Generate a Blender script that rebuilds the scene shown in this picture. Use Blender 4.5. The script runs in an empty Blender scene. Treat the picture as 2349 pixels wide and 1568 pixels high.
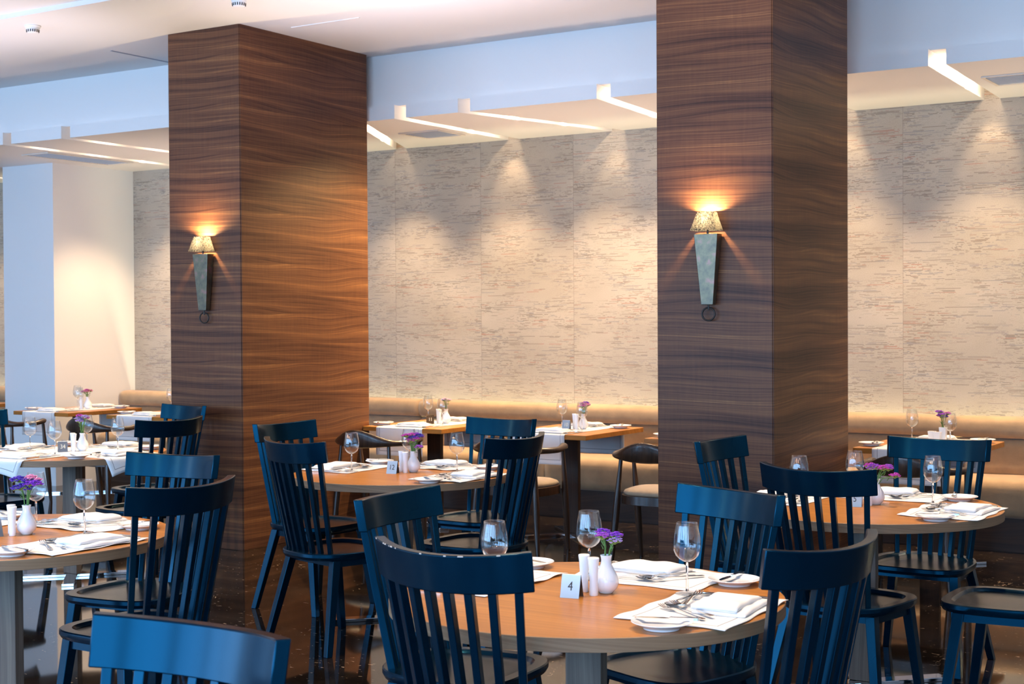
import bpy, math, random
from mathutils import Vector, Matrix
from math import sin, cos, pi, radians, sqrt
S = bpy.context.scene
COL = S.collection
random.seed(7)
# ---------------------------------------------------------------- camera
H = 1.513
yaw, pit, rol, F = 0.562746402, 0.0155809945, -0.00582510059, 3305.8
fw = Vector((-sin(yaw)*cos(pit), cos(yaw)*cos(pit), -sin(pit)))
rt = Vector((cos(yaw), sin(yaw), 0)); up = rt.cross(fw)
r2 = rt*cos(rol)+up*sin(rol); u2 = -rt*sin(rol)+up*cos(rol)
cd = bpy.data.cameras.new('camera'); cam = bpy.data.objects.new('camera', cd); COL.objects.link(cam)
m = Matrix((r2, u2, -fw)).transposed().to_4x4(); m.translation = Vector((0, 0, H)); cam.matrix_world = m
cd.sensor_width = 36; cd.lens = F/2349*36; cd.clip_start = .05; cd.clip_end = 80
cd.dof.use_dof = True; cd.dof.focus_distance = 5.6; cd.dof.aperture_fstop = 9
S.camera = cam
# ---------------------------------------------------------------- view, world
S.view_settings.view_transform = 'Standard'; S.view_settings.look = 'None'
S.view_settings.gamma = 1; S.view_settings.use_curve_mapping = False
S.view_settings.exposure = 1.35
S.cycles.use_denoising = True; S.cycles.max_bounces = 10; S.cycles.diffuse_bounces = 4; S.cycles.glossy_bounces = 5
S.cycles.transparent_max_bounces = 24; S.cycles.transmission_bounces = 8
S.cycles.caustics_reflective = False; S.cycles.caustics_refractive = False; S.cycles.sample_clamp_indirect = 4
W = bpy.data.worlds.new('world'); S.world = W; W.use_nodes = True
W.node_tree.nodes['Background'].inputs[0].default_value = (.22, .42, .85, 1)
W.node_tree.nodes['Background'].inputs[1].default_value = 1.0
# ---------------------------------------------------------------- lights of the room, plus added fill
DAY = (.33, .63, 1.0); WARM = (1.0, .66, .36); HALO = (1.0, .76, .52)
ROOM = dict(x0=-14.5, x1=4.6, y0=-3.2, yw=9.97, zc=3.46)
def lamp(kind, name, loc, e, col, **k):
    d = bpy.data.lights.new(name, kind); d.energy = e; d.color = col
    for a, b in k.items(): setattr(d, a, b)
    o = bpy.data.objects.new(name, d); COL.objects.link(o); o.location = loc; return o
WIN = [-13.1, -10.4, -7.7, -5.0, -2.3, .4, 3.1]          # window centres in the wall behind the camera
for x in WIN:                                      # daylight through each window opening
    o = lamp('AREA', 'window_daylight', (x, -3.26, 1.75), 80, DAY, shape='RECTANGLE', size=2.3, size_y=2.6)
    o.rotation_euler = (radians(90), 0, 0)
for x, y in ((-1.2, -1.2), (-4.2, -1.2), (-7.2, -1.2), (-10.2, -1.0), (1.2, .6), (-9.5, 2.2)):   # added warm fill points, no fixtures, front half of the room
    lamp('POINT', 'warm_fill', (x, y, 2.75), 17, (1.0, .62, .42), shadow_soft_size=.15)
UPFILL = [(-11.4, 4.2), (-9.4, 4.2), (-7.9, 4.2), (-5.6, 4.0), (-4.4, 4.0), (-2.9, 4.0), (-1.4, 4.0), (.2, 4.0)]
def spot(loc, to, e, ang=60, blend=.6, col=WARM, r=.03):  # serves the recessed downlights and also the added upward fill
    o = lamp('SPOT', 'downlight_or_fill', loc, e, col, spot_size=radians(ang), spot_blend=blend, shadow_soft_size=r)
    o.rotation_euler = (Vector(to)-Vector(loc)).to_track_quat('-Z', 'Y').to_euler(); return o
for x, y in UPFILL:                                    # unseen fill spots added to brighten the ceiling like bounced light
    mid = -6 < x < -4; yy = 6.75 if mid else 6.0
    spot((x, yy, 1.9), (x, yy+.12, 3.5), (38 if mid else 50 if x > -6 else 38), 94, 1.0, (1, .86, .92), .12)
for x in (-9.8, -8.5, -6.0, -5.0, -4.0, -2.3, -1.0):   # added unseen spots standing in for table bounce onto the soffit
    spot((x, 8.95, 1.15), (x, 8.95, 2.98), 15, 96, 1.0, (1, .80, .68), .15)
TABLES = dict(T4=(-1.98, 3.52), T12=(-4.37, 5.87), T5=(-1.94, 5.78), T34=(-6.80, 5.85), T1=(-4.34, 3.44))
for k, (x, y) in TABLES.items():                   # halogen downlights above the round tables
    spot((x+.35, y+.45, 3.42), (x, y, .74), 92, 46, .8, HALO)
    spot((x-.5, y-.3, 3.42), (x, y, .74), 72, 50, .8, HALO)
SLOTS = [(-9.86, -9.94, 7.85), (-9.15, -9.17, 7.85), (-6.67, -7.40, 8.45), (-6.28, -6.26, 8.45), (-5.72, -5.30, 8.45), (-4.60, -4.73, 8.45), (-2.39, -2.45, 8.45), (-3.6, -3.45, 8.45), (-12.2, -12.2, 7.85), (-1.2, -1.3, 8.45)]
for xf, xr, yf in SLOTS:                           # lamps in the ceiling slots
    for t, e in ((.22, .8), (.5, .8), (.8, .8)):
        y = yf+(9.93-yf)*t
        o = lamp('POINT', 'slot_lamp', (xf+(xr-xf)*t+.03, y, 3.055), e, HALO, shadow_soft_size=.012)
    spot((xr, 9.80, 3.06), (xr, 9.965, 1.9), 6, 60, .7, (1, .70, .42), .02)
    spot((xr+(xf-xr)*.35, 9.45, 3.04), (xr, 9.2, .45), 84, 95, .8, (1, .70, .42), .02)
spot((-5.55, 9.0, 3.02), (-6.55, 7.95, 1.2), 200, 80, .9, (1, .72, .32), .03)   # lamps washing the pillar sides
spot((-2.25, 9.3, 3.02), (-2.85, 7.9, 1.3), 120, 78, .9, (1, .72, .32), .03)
for x0, x1 in ((-10.2, 0.6), (-14.4, -11.5)):
    o = lamp('AREA', 'bench_strip_light', ((x0+x1)/2, 9.952, .70), 2.3*(x1-x0), (1.0, .97, .62), shape='RECTANGLE', size=x1-x0, size_y=.02)
    o.rotation_euler = (radians(180), 0, 0)
# ---------------------------------------------------------------- node helpers
def newmat(name):
    mt = bpy.data.materials.new(name); mt.use_nodes = True
    return mt, mt.node_tree, mt.node_tree.nodes['Principled BSDF']
def P(name, col, rough=.5, metal=0, **k):
    mt, nt, b = newmat(name); b.inputs['Base Color'].default_value = (*col, 1)
    b.inputs['Roughness'].default_value = rough; b.inputs['Metallic'].default_value = metal
    for a, v in k.items(): b.inputs[a.replace('_', ' ')].default_value = v
    return mt
class N:
    def __init__(s, nt): s.nt = nt
    def n(s, t, ins=None, **k):
        x = s.nt.nodes.new(t)
        for a, v in k.items(): setattr(x, a, v)
        for i, v in (ins or {}).items():
            if isinstance(v, bpy.types.NodeSocket): s.nt.links.new(v, x.inputs[i])
            else: x.inputs[i].default_value = v
        return x
    def m(s, op, a, b=0.0, c=0.0): return s.n('ShaderNodeMath', {0: a, 1: b, 2: c}, operation=op).outputs[0]
    def pos(s):
        c = s.n('ShaderNodeTexCoord'); x = s.n('ShaderNodeSeparateXYZ', {0: c.outputs['Object']}); return x.outputs
    def vec(s, x, y, z=0.0): return s.n('ShaderNodeCombineXYZ', {0: x, 1: y, 2: z}).outputs[0]
    def noise(s, v, sc=1, det=2, ro=.5, dist=0):
        return s.n('ShaderNodeTexNoise', {'Vector': v, 'Scale': sc, 'Detail': det, 'Roughness': ro, 'Distortion': dist}).outputs[0]
    def ramp(s, f, stops):
        r = s.n('ShaderNodeValToRGB', {0: f}); e = r.color_ramp.elements
        while len(e) < len(stops): e.new(.5)
        for q, (p, c) in zip(e, stops): q.position = p; q.color = (*c, 1)
        return r.outputs[0]
    def mix(s, f, a, b):
        x = s.n('ShaderNodeMix', data_type='RGBA')
        for i, v in ((0, f), (6, a), (7, b)):
            if isinstance(v, bpy.types.NodeSocket): s.nt.links.new(v, x.inputs[i])
            else: x.inputs[i].default_value = v if i == 0 else (*v, 1)
        return x.outputs[2]
    def bump(s, h, st, b, dist=.01):
        x = s.n('ShaderNodeBump', {'Height': h, 'Strength': st, 'Distance': dist}); s.nt.links.new(x.outputs[0], b.inputs['Normal'])
def wood(name, u, v, stops, rough=.4, rep=0, fine=90, broad=14, warp=.10, wu=1.3, coat=0, seed=0.0, fig=.0):
    """veneer: u(nodes)->along the grain, v->across; contour lines of a slow field make the cathedrals"""
    mt, nt, b = newmat(name); g = N(nt); p = g.pos()
    U = u(g, p); V = v(g, p); vv = V
    if rep: vv = g.m('MODULO', g.m('ADD', V, 10.0), rep)
    n1 = g.noise(g.vec(g.m('ADD', g.m('MULTIPLY', U, wu), seed), g.m('MULTIPLY', vv, 3.2)), 1, 1.0, .4)
    n0 = g.noise(g.vec(g.m('MULTIPLY', U, .5), g.m('MULTIPLY', V, .9), seed+4), 1, 1, .5)
    a = g.m('ADD', g.m('ADD', vv, g.m('MULTIPLY', n1, warp*2.2)), g.m('MULTIPLY', n0, warp))
    uu = g.m('MULTIPLY', U, .55)
    br = g.noise(g.vec(uu, g.m('MULTIPLY', a, broad)), 1, 2, .5)
    fi = g.noise(g.vec(g.m('MULTIPLY', U, 1.1), g.m('MULTIPLY', a, fine)), 1, 3, .6)
    po = g.noise(g.vec(g.m('MULTIPLY', U, 14), g.m('MULTIPLY', a, fine*5)), 1, 2, .5)
    f = g.m('ADD', g.m('ADD', g.m('MULTIPLY', br, .52), g.m('MULTIPLY', fi, .40)), g.m('MULTIPLY', po, .08))
    if fig:
        fg = g.noise(g.vec(g.m('MULTIPLY', U, 60), g.m('MULTIPLY', V, 5)), 1, 1, .5)
        f = g.m('ADD', f, g.m('MULTIPLY', g.m('SUBTRACT', fg, .5), fig))
    c = g.ramp(f, stops); nt.links.new(c, b.inputs['Base Color'])
    b.inputs['Roughness'].default_value = rough; b.inputs['IOR'].default_value = 1.38; b.inputs['Coat Weight'].default_value = coat; b.inputs['Coat Roughness'].default_value = .12
    g.bump(fi, .06, b, .002); return mt
WAL = [(.36, (.040, .015, .010)), (.45, (.090, .036, .019)), (.52, (.135, .055, .027)), (.59, (.19, .082, .035)), (.68, (.36, .18, .07))]
XY = lambda g, p: g.m('ADD', p[0], p[1])
M = {}
M['pillar'] = wood('walnut_veneer', XY, lambda g, p: p[2], WAL, .42, rep=.34, fig=.05, warp=.075, wu=.8, fine=130, broad=17)
TOP = [(.30, (.27, .098, .018)), (.45, (.39, .152, .029)), (.58, (.49, .195, .040)), (.72, (.60, .25, .060))]
M['top'] = wood('table_veneer', lambda g, p: p[0], lambda g, p: g.m('ADD', p[1], g.m('MULTIPLY', p[2], .6)), TOP, .30, fine=60, broad=9, warp=.05, wu=1.0, coat=.06)
M['top'].node_tree.nodes['Principled BSDF'].inputs['Specular IOR Level'].default_value = .25
LEG = [(.32, (.075, .05, .038)), (.48, (.13, .09, .068)), (.6, (.19, .135, .10)), (.72, (.27, .20, .15))]
M['leg'] = wood('walnut_leg', lambda g, p: p[2], XY, LEG, .5, fine=120, broad=26, warp=.04)
DK = [(.32, (.022, .011, .007)), (.5, (.048, .023, .013)), (.7, (.085, .042, .024))]
M['darkwood'] = wood('dark_walnut', lambda g, p: p[2], XY, DK, .32, fine=120, broad=20, warp=.05, coat=.3)
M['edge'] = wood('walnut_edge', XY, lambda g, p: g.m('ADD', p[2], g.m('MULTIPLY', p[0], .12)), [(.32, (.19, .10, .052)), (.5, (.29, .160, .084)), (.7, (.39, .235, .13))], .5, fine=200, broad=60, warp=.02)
M['pillar'].node_tree.nodes['Principled BSDF'].inputs['Specular IOR Level'].default_value = .3
M['legdark'] = wood('dark_table_leg', lambda g, p: p[2], XY, DK, .55, fine=120, broad=20, warp=.05)
M['plinth'] = wood('dark_plinth', lambda g, p: p[0], lambda g, p: p[2], DK, .45)
M['white'] = P('white_paint', (.80, .79, .78), .6)
M['whiteb'] = P('white_paint_satin', (.82, .80, .78), .5)
def mk_wallpaper():
    mt, nt, b = newmat('streaked_wallpaper'); g = N(nt); p = g.pos(); x = p[0]; z = p[2]
    row = g.m('FLOOR', g.m('DIVIDE', z, .0068)); fr = g.m('FRACT', g.m('DIVIDE', z, .0068))
    band = g.m('LESS_THAN', fr, .62)
    panel = g.m('FLOOR', g.m('DIVIDE', g.m('ADD', x, 20.7), .882))
    xs = g.m('ADD', x, g.m('MULTIPLY', panel, 3.37))
    def layer(sx, srow, th, off):
        n = g.noise(g.vec(g.m('MULTIPLY', xs, sx), g.m('MULTIPLY', row, srow), off), 1, 1, .5)
        return g.m('GREATER_THAN', n, th)
    cl = g.noise(g.vec(g.m('MULTIPLY', xs, 2.6), g.m('MULTIPLY', z, 9), 3), 1, 2, .55)
    clm = g.n('ShaderNodeMapRange', {0: cl, 1: .38, 2: .62, 3: 0., 4: 1.}).outputs[0]
    a = layer(9, 7.31, .575, 0); c = layer(30, 3.17, .59, 9); d = layer(4, 9.77, .64, 5)
    aa = g.m('MULTIPLY', a, clm); cc = g.m('MULTIPLY', g.m('MULTIPLY', c, clm), .7); dd = g.m('MULTIPLY', d, .8)
    mk = g.m('MULTIPLY', g.m('MAXIMUM', g.m('MAXIMUM', aa, cc), dd), band)
    hue = g.noise(g.vec(g.m('MULTIPLY', xs, 1.7), g.m('MULTIPLY', row, .37), 7), 1, 1, .5)
    hc = g.ramp(hue, [(.30, (.24, .20, .20)), (.40, (.17, .19, .22)), (.46, (.14, .115, .09)), (.60, (.17, .13, .095)), (.66, (.36, .13, .08))])
    big = g.noise(g.vec(g.m('MULTIPLY', xs, 1.2), g.m('MULTIPLY', z, 2.2), 1), 1, 3, .6)
    gr = g.noise(g.vec(g.m('MULTIPLY', x, 160), g.m('MULTIPLY', z, 240)), 1, 2, .6)
    base = g.ramp(g.m('ADD', g.m('MULTIPLY', big, .55), g.m('MULTIPLY', gr, .45)), [(.35, (.36, .31, .245)), (.6, (.48, .425, .345))])
    col = g.mix(g.m('MULTIPLY', mk, .85), base, hc)
    ps = g.m('FRACT', g.m('DIVIDE', g.m('ADD', x, 20.7), .882)); seam = g.m('LESS_THAN', ps, .004)
    col = g.mix(g.m('MULTIPLY', seam, .45), col, (.14, .10, .08))
    nt.links.new(col, b.inputs['Base Color']); b.inputs['Roughness'].default_value = .65; return mt
M['paper'] = mk_wallpaper()
def mk_floor():
    mt, nt, b = newmat('polished_dark_marble'); g = N(nt); p = g.pos(); v = g.vec(p[0], p[1], p[2])
    n = g.noise(v, 3.2, 6, .65, .8); base = g.ramp(n, [(.35, (.007, .005, .004)), (.55, (.018, .012, .008)), (.75, (.045, .031, .018))])
    st = g.noise(g.vec(g.m('MULTIPLY', p[0], 1.0), g.m('MULTIPLY', p[1], 2.0), 0), 26, 3, .55, .4)
    msk = g.noise(v, 2.1, 3, .6); th = g.m('SUBTRACT', .84, g.m('MULTIPLY', msk, .29))
    fl = g.m('GREATER_THAN', st, th)
    vn = g.noise(v, 1.3, 5, .62, 1.2); vein = g.m('MULTIPLY', g.m('LESS_THAN', g.m('ABSOLUTE', g.m('SUBTRACT', vn, .5)), .0012), g.m('GREATER_THAN', msk, .62))
    col = g.mix(g.m('MULTIPLY', g.m('MAXIMUM', fl, vein), .8), base, (.50, .36, .24))
    def joint(c, o): return g.m('LESS_THAN', g.m('FRACT', g.m('DIVIDE', g.m('ADD', c, 20.0+o), .9)), .0035)
    j = g.m('MAXIMUM', joint(p[0], .35), joint(p[1], .2)); col = g.mix(j, col, (.004, .003, .002))
    nt.links.new(col, b.inputs['Base Color']); b.inputs['Roughness'].default_value = .045; b.inputs['IOR'].default_value = 1.75
    return mt
M['floor'] = mk_floor()
def mk_fabric(name, c0, c1, sc, rough=.85):
    mt, nt, b = newmat(name); g = N(nt); p = g.pos(); v = g.vec(p[0], p[1], p[2])
    n = g.noise(v, sc, 4, .6); f = g.noise(v, 420, 1, .5)
    nt.links.new(g.ramp(g.m('ADD', g.m('MULTIPLY', n, .7), g.m('MULTIPLY', f, .3)), [(.3, c0), (.7, c1)]), b.inputs['Base Color'])
    b.inputs['Roughness'].default_value = rough; b.inputs['Sheen Weight'].default_value = .25; g.bump(n, .25, b, .01); return mt
M['suede'] = mk_fabric('tan_suede', (.34, .225, .125), (.47, .315, .175), 9)
M['pad'] = mk_fabric('beige_pad', (.40, .29, .18), (.50, .37, .24), 14)
def mk_lacquer():
    mt, nt, b = newmat('navy_black_lacquer'); g = N(nt); p = g.pos(); v = g.vec(p[0], p[1], p[2])
    n = g.noise(v, 60, 2, .5); n2 = g.noise(v, 7, 2, .5)
    nt.links.new(g.ramp(n2, [(.3, (.0006, .0055, .0125)), (.7, (.0008, .0085, .0180))]), b.inputs['Base Color'])
    nt.links.new(g.m('ADD', .20, g.m('MULTIPLY', n2, .05)), b.inputs['Roughness']); b.inputs['IOR'].default_value = 1.5; b.inputs['Specular Tint'].default_value = (.05, .50, .86, 1)
    return mt
M['lacquer'] = mk_lacquer()
M['steel'] = P('polished_steel', (.78, .77, .75), .13, 1)
M['chrome'] = P('chrome', (.75, .76, .78), .06, 1)
M['tagmetal'] = P('brushed_steel', (.50, .50, .51), .3, 1)
M['dig'] = P('dark_engraving', (.03, .018, .012), .5)
M['diglight'] = P('light_engraving', (.85, .78, .62), .4)
M['bronze_tag'] = P('bronze_tag', (.10, .06, .035), .3, .6)
M['china'] = P('white_china', (.92, .92, .93), .10, 0, Coat_Weight=.3)
def mk_glass():
    mt, nt, b = newmat('clear_glass_wall'); g = N(nt); o = nt.nodes['Material Output']
    t = g.n('ShaderNodeBsdfTransparent', {0: (.955, .965, .97, 1)}); q = g.n('ShaderNodeBsdfGlossy', {0: (1, 1, 1, 1), 'Roughness': 0.01})
    fr = g.n('ShaderNodeLayerWeight', {0: .5}); fz = g.m('ADD', .05, g.m('MULTIPLY', g.m('POWER', fr.outputs[1], 3.0), .85)); mx = g.n('ShaderNodeMixShader', {0: fz, 1: t.outputs[0], 2: q.outputs[0]})
    nt.links.new(mx.outputs[0], o.inputs[0]); return mt
M['glass'] = mk_glass()
M['glass_solid'] = P('clear_glass_solid', (1, 1, 1), 0.0, 0, Transmission_Weight=1.0, IOR=1.45)
def cloth(name, hx, hy, ins):
    mt, nt, b = newmat(name); g = N(nt); uv = g.n('ShaderNodeUVMap'); s = g.n('ShaderNodeSeparateXYZ', {0: uv.outputs[0]}).outputs
    dx = g.m('SUBTRACT', hx-ins, g.m('ABSOLUTE', s[0])); dy = g.m('SUBTRACT', hy-ins, g.m('ABSOLUTE', s[1])); d = g.m('MINIMUM', dx, dy)
    ln = g.m('LESS_THAN', g.m('ABSOLUTE', d), .0015)
    nt.links.new(g.mix(g.m('MULTIPLY', ln, .85), (.80, .785, .77), (.09, .08, .09)), b.inputs['Base Color'])
    b.inputs['Roughness'].default_value = .9; b.inputs['Sheen Weight'].default_value = .1; return mt
M['mat'] = cloth('placemat_linen', .215, .155, .036)
M['runner'] = cloth('runner_linen', .205, .63, .032)
M['napkin'] = P('napkin_cotton', (.80, .785, .775), .9)
M['stem'] = P('flower_stem', (.10, .22, .045), .6); M['calyx'] = P('calyx', (.25, .34, .08), .6)
for n, c in dict(violet=(.30, .07, .62), purple=(.42, .10, .60), magenta=(.62, .09, .50), pink=(.80, .33, .52), lilac=(.50, .36, .72), indigo=(.12, .06, .50), pale=(.82, .62, .74)).items():
    M[n] = P('petal_'+n, c, .7)
M['patina'] = None
def mk_patina():
    mt, nt, b = newmat('patinated_brass'); g = N(nt); p = g.pos(); v = g.vec(p[0], p[1], p[2])
    n = g.noise(v, 16, 3, .6); nt.links.new(g.ramp(n, [(.35, (.10, .085, .065)), (.55, (.16, .13, .08)), (.68, (.26, .13, .11))]), b.inputs['Base Color'])
    b.inputs['Metallic'].default_value = .75; b.inputs['Roughness'].default_value = .34; return mt
M['patina'] = mk_patina()
def mk_shade():
    mt, nt, b = newmat('woven_metal_shade'); g = N(nt); p = g.pos(); o = nt.nodes['Material Output']
    n = g.noise(g.vec(g.m('MULTIPLY', g.m('ADD', p[0], p[1]), 420), g.m('MULTIPLY', p[2], 55)), 1, 2, .6)
    n2 = g.noise(g.vec(g.m('MULTIPLY', g.m('ADD', p[0], p[1]), 90), g.m('MULTIPLY', p[2], 300)), 1, 2, .6)
    k = g.n('ShaderNodeMapRange', {0: g.m('ADD', g.m('MULTIPLY', n, .6), g.m('MULTIPLY', n2, .4)), 1: .43, 2: .62, 3: .0, 4: .9}).outputs[0]
    tl = g.n('ShaderNodeBsdfTranslucent', {0: (.95, .93, .88, 1)}); b.inputs['Base Color'].default_value = (.05, .05, .045, 1); b.inputs['Metallic'].default_value = .5; b.inputs['Roughness'].default_value = .4
    mx = g.n('ShaderNodeMixShader', {0: k, 1: b.outputs[0], 2: tl.outputs[0]}); nt.links.new(mx.outputs[0], o.inputs[0]); return mt
M['shade'] = mk_shade()
M['chip'] = P('chipped_paint', (.62, .50, .42), .7)
M['iron'] = P('dark_iron', (.03, .025, .022), .35, .8)
M['bulb'] = P('lit_bulb', (1, .8, .5), .4, 0, Emission_Color=(1, .72, .38, 1), Emission_Strength=30)
M['vent'] = P('vent_grey', (.86, .89, .93), .4); M['ventframe'] = P('vent_frame', (.74, .68, .60), .5)
M['gap'] = P('shadow_gap', (.012, .008, .006), .7)
M['frame'] = P('window_frame_grey', (.25, .26, .28), .5)
M['slotline'] = P('ceiling_joint', (.30, .32, .38), .6)
# ---------------------------------------------------------------- mesh helpers
class MB:
    def __init__(s): s.v = []; s.f = []; s.uv = None
    def add(s, v, f):
        o = len(s.v); s.v += [tuple(q) for q in v]; s.f += [tuple(i+o for i in q) for q in f]; return s
    def hexa(s, b, t):      # bottom 4 pts and top 4 pts, both counter-clockwise from above
        return s.add(list(b)+list(t), [(3, 2, 1, 0), (4, 5, 6, 7), (0, 1, 5, 4), (1, 2, 6, 5), (2, 3, 7, 6), (3, 0, 4, 7)])
    def box(s, x0, x1, y0, y1, z0, z1):
        return s.hexa([(x0, y0, z0), (x1, y0, z0), (x1, y1, z0), (x0, y1, z0)], [(x0, y0, z1), (x1, y0, z1), (x1, y1, z1), (x0, y1, z1)])
    def lathe(s, prof, n=32, c=(0, 0)):
        v = []; f = []; k = len(prof)
        for i in range(n):
            a = 2*pi*i/n
            for r, z in prof: v.append((c[0]+r*cos(a), c[1]+r*sin(a), z))
        for i in range(n):
            j = (i+1) % n
            for q in range(k-1): f.append((i*k+q, j*k+q, j*k+q+1, i*k+q+1))
        return s.add(v, f)
    def tube(s, path, rad, n=8, cap=True):
        path = [Vector(p) for p in path]; v = []; f = []; k = len(path)
        if not hasattr(rad, '__len__'): rad = [rad]*k
        nrm = None
        for i, p in enumerate(path):
            t = (path[min(i+1, k-1)]-path[max(i-1, 0)]).normalized()
            if nrm is None: nrm = t.orthogonal().normalized()
            else: nrm = (nrm-t*nrm.dot(t)).normalized()
            bn = t.cross(nrm); r = rad[i]; ra, rb = (r if hasattr(r, '__len__') else (r, r))
            for j in range(n):
                a = 2*pi*j/n; v.append(p+nrm*ra*cos(a)+bn*rb*sin(a))
        for i in range(k-1):
            for j in range(n): f.append((i*n+j, i*n+(j+1) % n, (i+1)*n+(j+1) % n, (i+1)*n+j))
        if cap: f.append(tuple(range(n-1, -1, -1))); f.append(tuple((k-1)*n+j for j in range(n)))
        return s.add(v, f)
    def sections(s, secs, closed=False):     # list of equal-length loops
        n = len(secs[0]); v = [p for q in secs for p in q]; f = []; k = len(secs)
        for i in range(k-1 if not closed else k):
            i2 = (i+1) % k
            for j in range(n): f.append((i*n+j, i*n+(j+1) % n, i2*n+(j+1) % n, i2*n+j))
        if not closed: f.append(tuple(range(n-1, -1, -1))); f.append(tuple((k-1)*n+j for j in range(n)))
        return s.add(v, f)
    def build(s, name, mat, parent=None, smooth=False, bevel=0, seg=2, uv=None, sub=0, solid=0):
        me = bpy.data.meshes.new(name); me.from_pydata(s.v, [], s.f)
        if uv:
            l = me.uv_layers.new(name='UVMap')
            for lp in me.loops: l.data[lp.index].uv = uv[lp.vertex_index]
        bmfix(me)
        me.materials.append(mat); o = bpy.data.objects.new(name, me); COL.objects.link(o)
        if smooth:
            for p in me.polygons: p.use_smooth = True
            if smooth != 'all': me.set_sharp_from_angle(angle=radians(smooth if smooth is not True else 40))
        if solid:
            q = o.modifiers.new('solid', 'SOLIDIFY'); q.thickness = solid; q.offset = 1
        if bevel:
            q = o.modifiers.new('bevel', 'BEVEL'); q.width = bevel; q.segments = seg; q.limit_method = 'ANGLE'; q.angle_limit = radians(35)
        if sub:
            q = o.modifiers.new('sub', 'SUBSURF'); q.levels = sub; q.render_levels = sub
        if parent: o.parent = parent
        return o
import bmesh
def bmfix(me):
    b = bmesh.new(); b.from_mesh(me); bmesh.ops.recalc_face_normals(b, faces=b.faces); b.to_mesh(me); b.free()
def empty(name, loc=(0, 0, 0), rz=0):
    o = bpy.data.objects.new(name, None); COL.objects.link(o); o.location = loc; o.rotation_euler = (0, 0, rz); o.empty_display_size = .05; return o
def tag(o, label, cat, group=None):
    o['label'] = label; o['category'] = cat
    if group: o['group'] = group
    return o
def struct(name, mb, mat, **k):
    o = mb.build(name, mat, **k); o['kind'] = 'structure'; return o
def children_map():
    d = {}
    for o in COL.objects:
        if o.parent: d.setdefault(o.parent, []).append(o)
    return d
def dup(root, loc, rz=0.0):
    def rec(o, par):
        c = o.copy(); COL.objects.link(c); c.parent = par
        for ch in kids(o): rec(ch, c)
        return c
    def kids(o): return KID.get(o.name, [])
    if root.name not in KID: index(root)
    r = rec(root, None); r.location = loc; r.rotation_euler = (0, 0, rz); return r
KID = {}
def index(o):
    KID[o.name] = list(o.children)
    for c in o.children: index(c)
class Proto:                       # first use places the built thing itself, later uses copy it
    def __init__(s, o): s.o = o; s.used = False; index(o)
    def put(s, loc, rz, label, cat, group=None):
        if s.used:
            c = dup(s.o, loc, rz)
            for k in ('label', 'category', 'group'):
                if k in c: del c[k]
        else: c = s.o; s.used = True; c.location = loc; c.rotation_euler = (0, 0, rz)
        return tag(c, label, cat, group)
# ---------------------------------------------------------------- setting
R_ = ROOM; x0, x1, y0, yw, zc = R_['x0'], R_['x1'], R_['y0'], R_['yw'], R_['zc']
struct('floor', MB().box(x0-.1, x1+.1, y0-.1, yw+.15, -.1, 0), M['floor'])
struct('ceiling', MB().box(x0, x1, 6.12, yw+.1, zc, zc+.12).box(x0, x1, y0-.1, 6.12, zc+.03, zc+.12), M['white'])
struct('wall_back', MB().box(x0, x1, yw, yw+.15, 0, zc), M['paper'])
struct('wall_left', MB().box(x0-.15, x0, y0-.1, yw+.15, 0, zc+.1), M['white'])
struct('wall_right', MB().box(x1, x1+.15, y0-.1, yw+.15, 0, zc+.1), M['white'])
wf = MB(); wf.box(x0, x1, y0-.15, y0, 0, .42); wf.box(x0, x1, y0-.15, y0, 3.08, zc)
ed = [x0]
for x in WIN:
    w = 1.18 if x < 1.5 else .83
    ed += [x-w, x+w]
ed.append(x1)
for i in range(0, len(ed), 2): wf.box(ed[i], ed[i+1], y0-.15, y0, .42, 3.08)
struct('wall_front', wf, M['white'])
for i, x in enumerate(WIN):
    w = 1.18 if x < 1.5 else .83; b = MB()
    b.box(x-w, x+w, y0-.05, y0+.02, .42, .50); b.box(x-w, x+w, y0-.05, y0+.02, 3.0, 3.08)
    for q in (-w, -w/3-.03, w/3-.03, w-.07): b.box(x+q, x+q+.07, y0-.05, y0+.02, .42, 3.08)
    struct('window_%d' % (i+1), b, M['frame'])
# bulkhead and slotted soffit
b = MB(); b.box(x0, -7.19, 7.90, 8.05, 3.08, zc); b.box(-7.19, x1, 8.50, 8.65, 3.08, zc); b.box(-7.19, -7.04, 7.90, 8.65, 3.08, zc)
b.box(x0, -7.04, 8.05, yw, 3.08, 3.14); b.box(-7.04, x1, 8.65, yw, 3.08, 3.14)
struct('wall_bulkhead', b, M['whiteb'])
def soffit():
    out = []
    right = sorted([(f, r) for f, r, y in SLOTS if y > 8 and f > -7.19]); left = sorted([(f, r) for f, r, y in SLOTS if y < 8])
    hw = .052
    def seg(xa, xb, xra, xrb, yf): # front edge xa..xb, rear edge xra..xrb
        return MB().hexa([(xa, yf, 2.98), (xb, yf, 2.98), (xrb, yw, 2.98), (xra, yw, 2.98)], [(xa, yf, 3.08), (xb, yf, 3.08), (xrb, yw, 3.08), (xra, yw, 3.08)])
    def run(slots, xs, xe, yf):
        a = xs; ar = xs
        for f, r in slots+[(xe+hw, xe+hw)]:
            out.append(seg(a, f-hw, ar, r-hw, yf)); a = f+hw; ar = r+hw
    run(left, x0, -7.9, 7.85); run(right, -7.9+.0001 if False else -7.9, x1, 8.45)
    return out
for i, sgm in enumerate(soffit()): struct('ceiling_soffit_panel', sgm, M['whiteb'])
# cove ceiling inside the slots is the bulkhead block above; thin ceiling joints
struct('trim_1', MB().box(-7.97, -7.955, 7.25, 7.85, zc-.004, zc+.001), M['slotline'])
struct('trim_2', MB().box(-6.35, -5.78, 7.34, 7.355, zc-.004, zc+.001), M['whiteb'])
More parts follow.
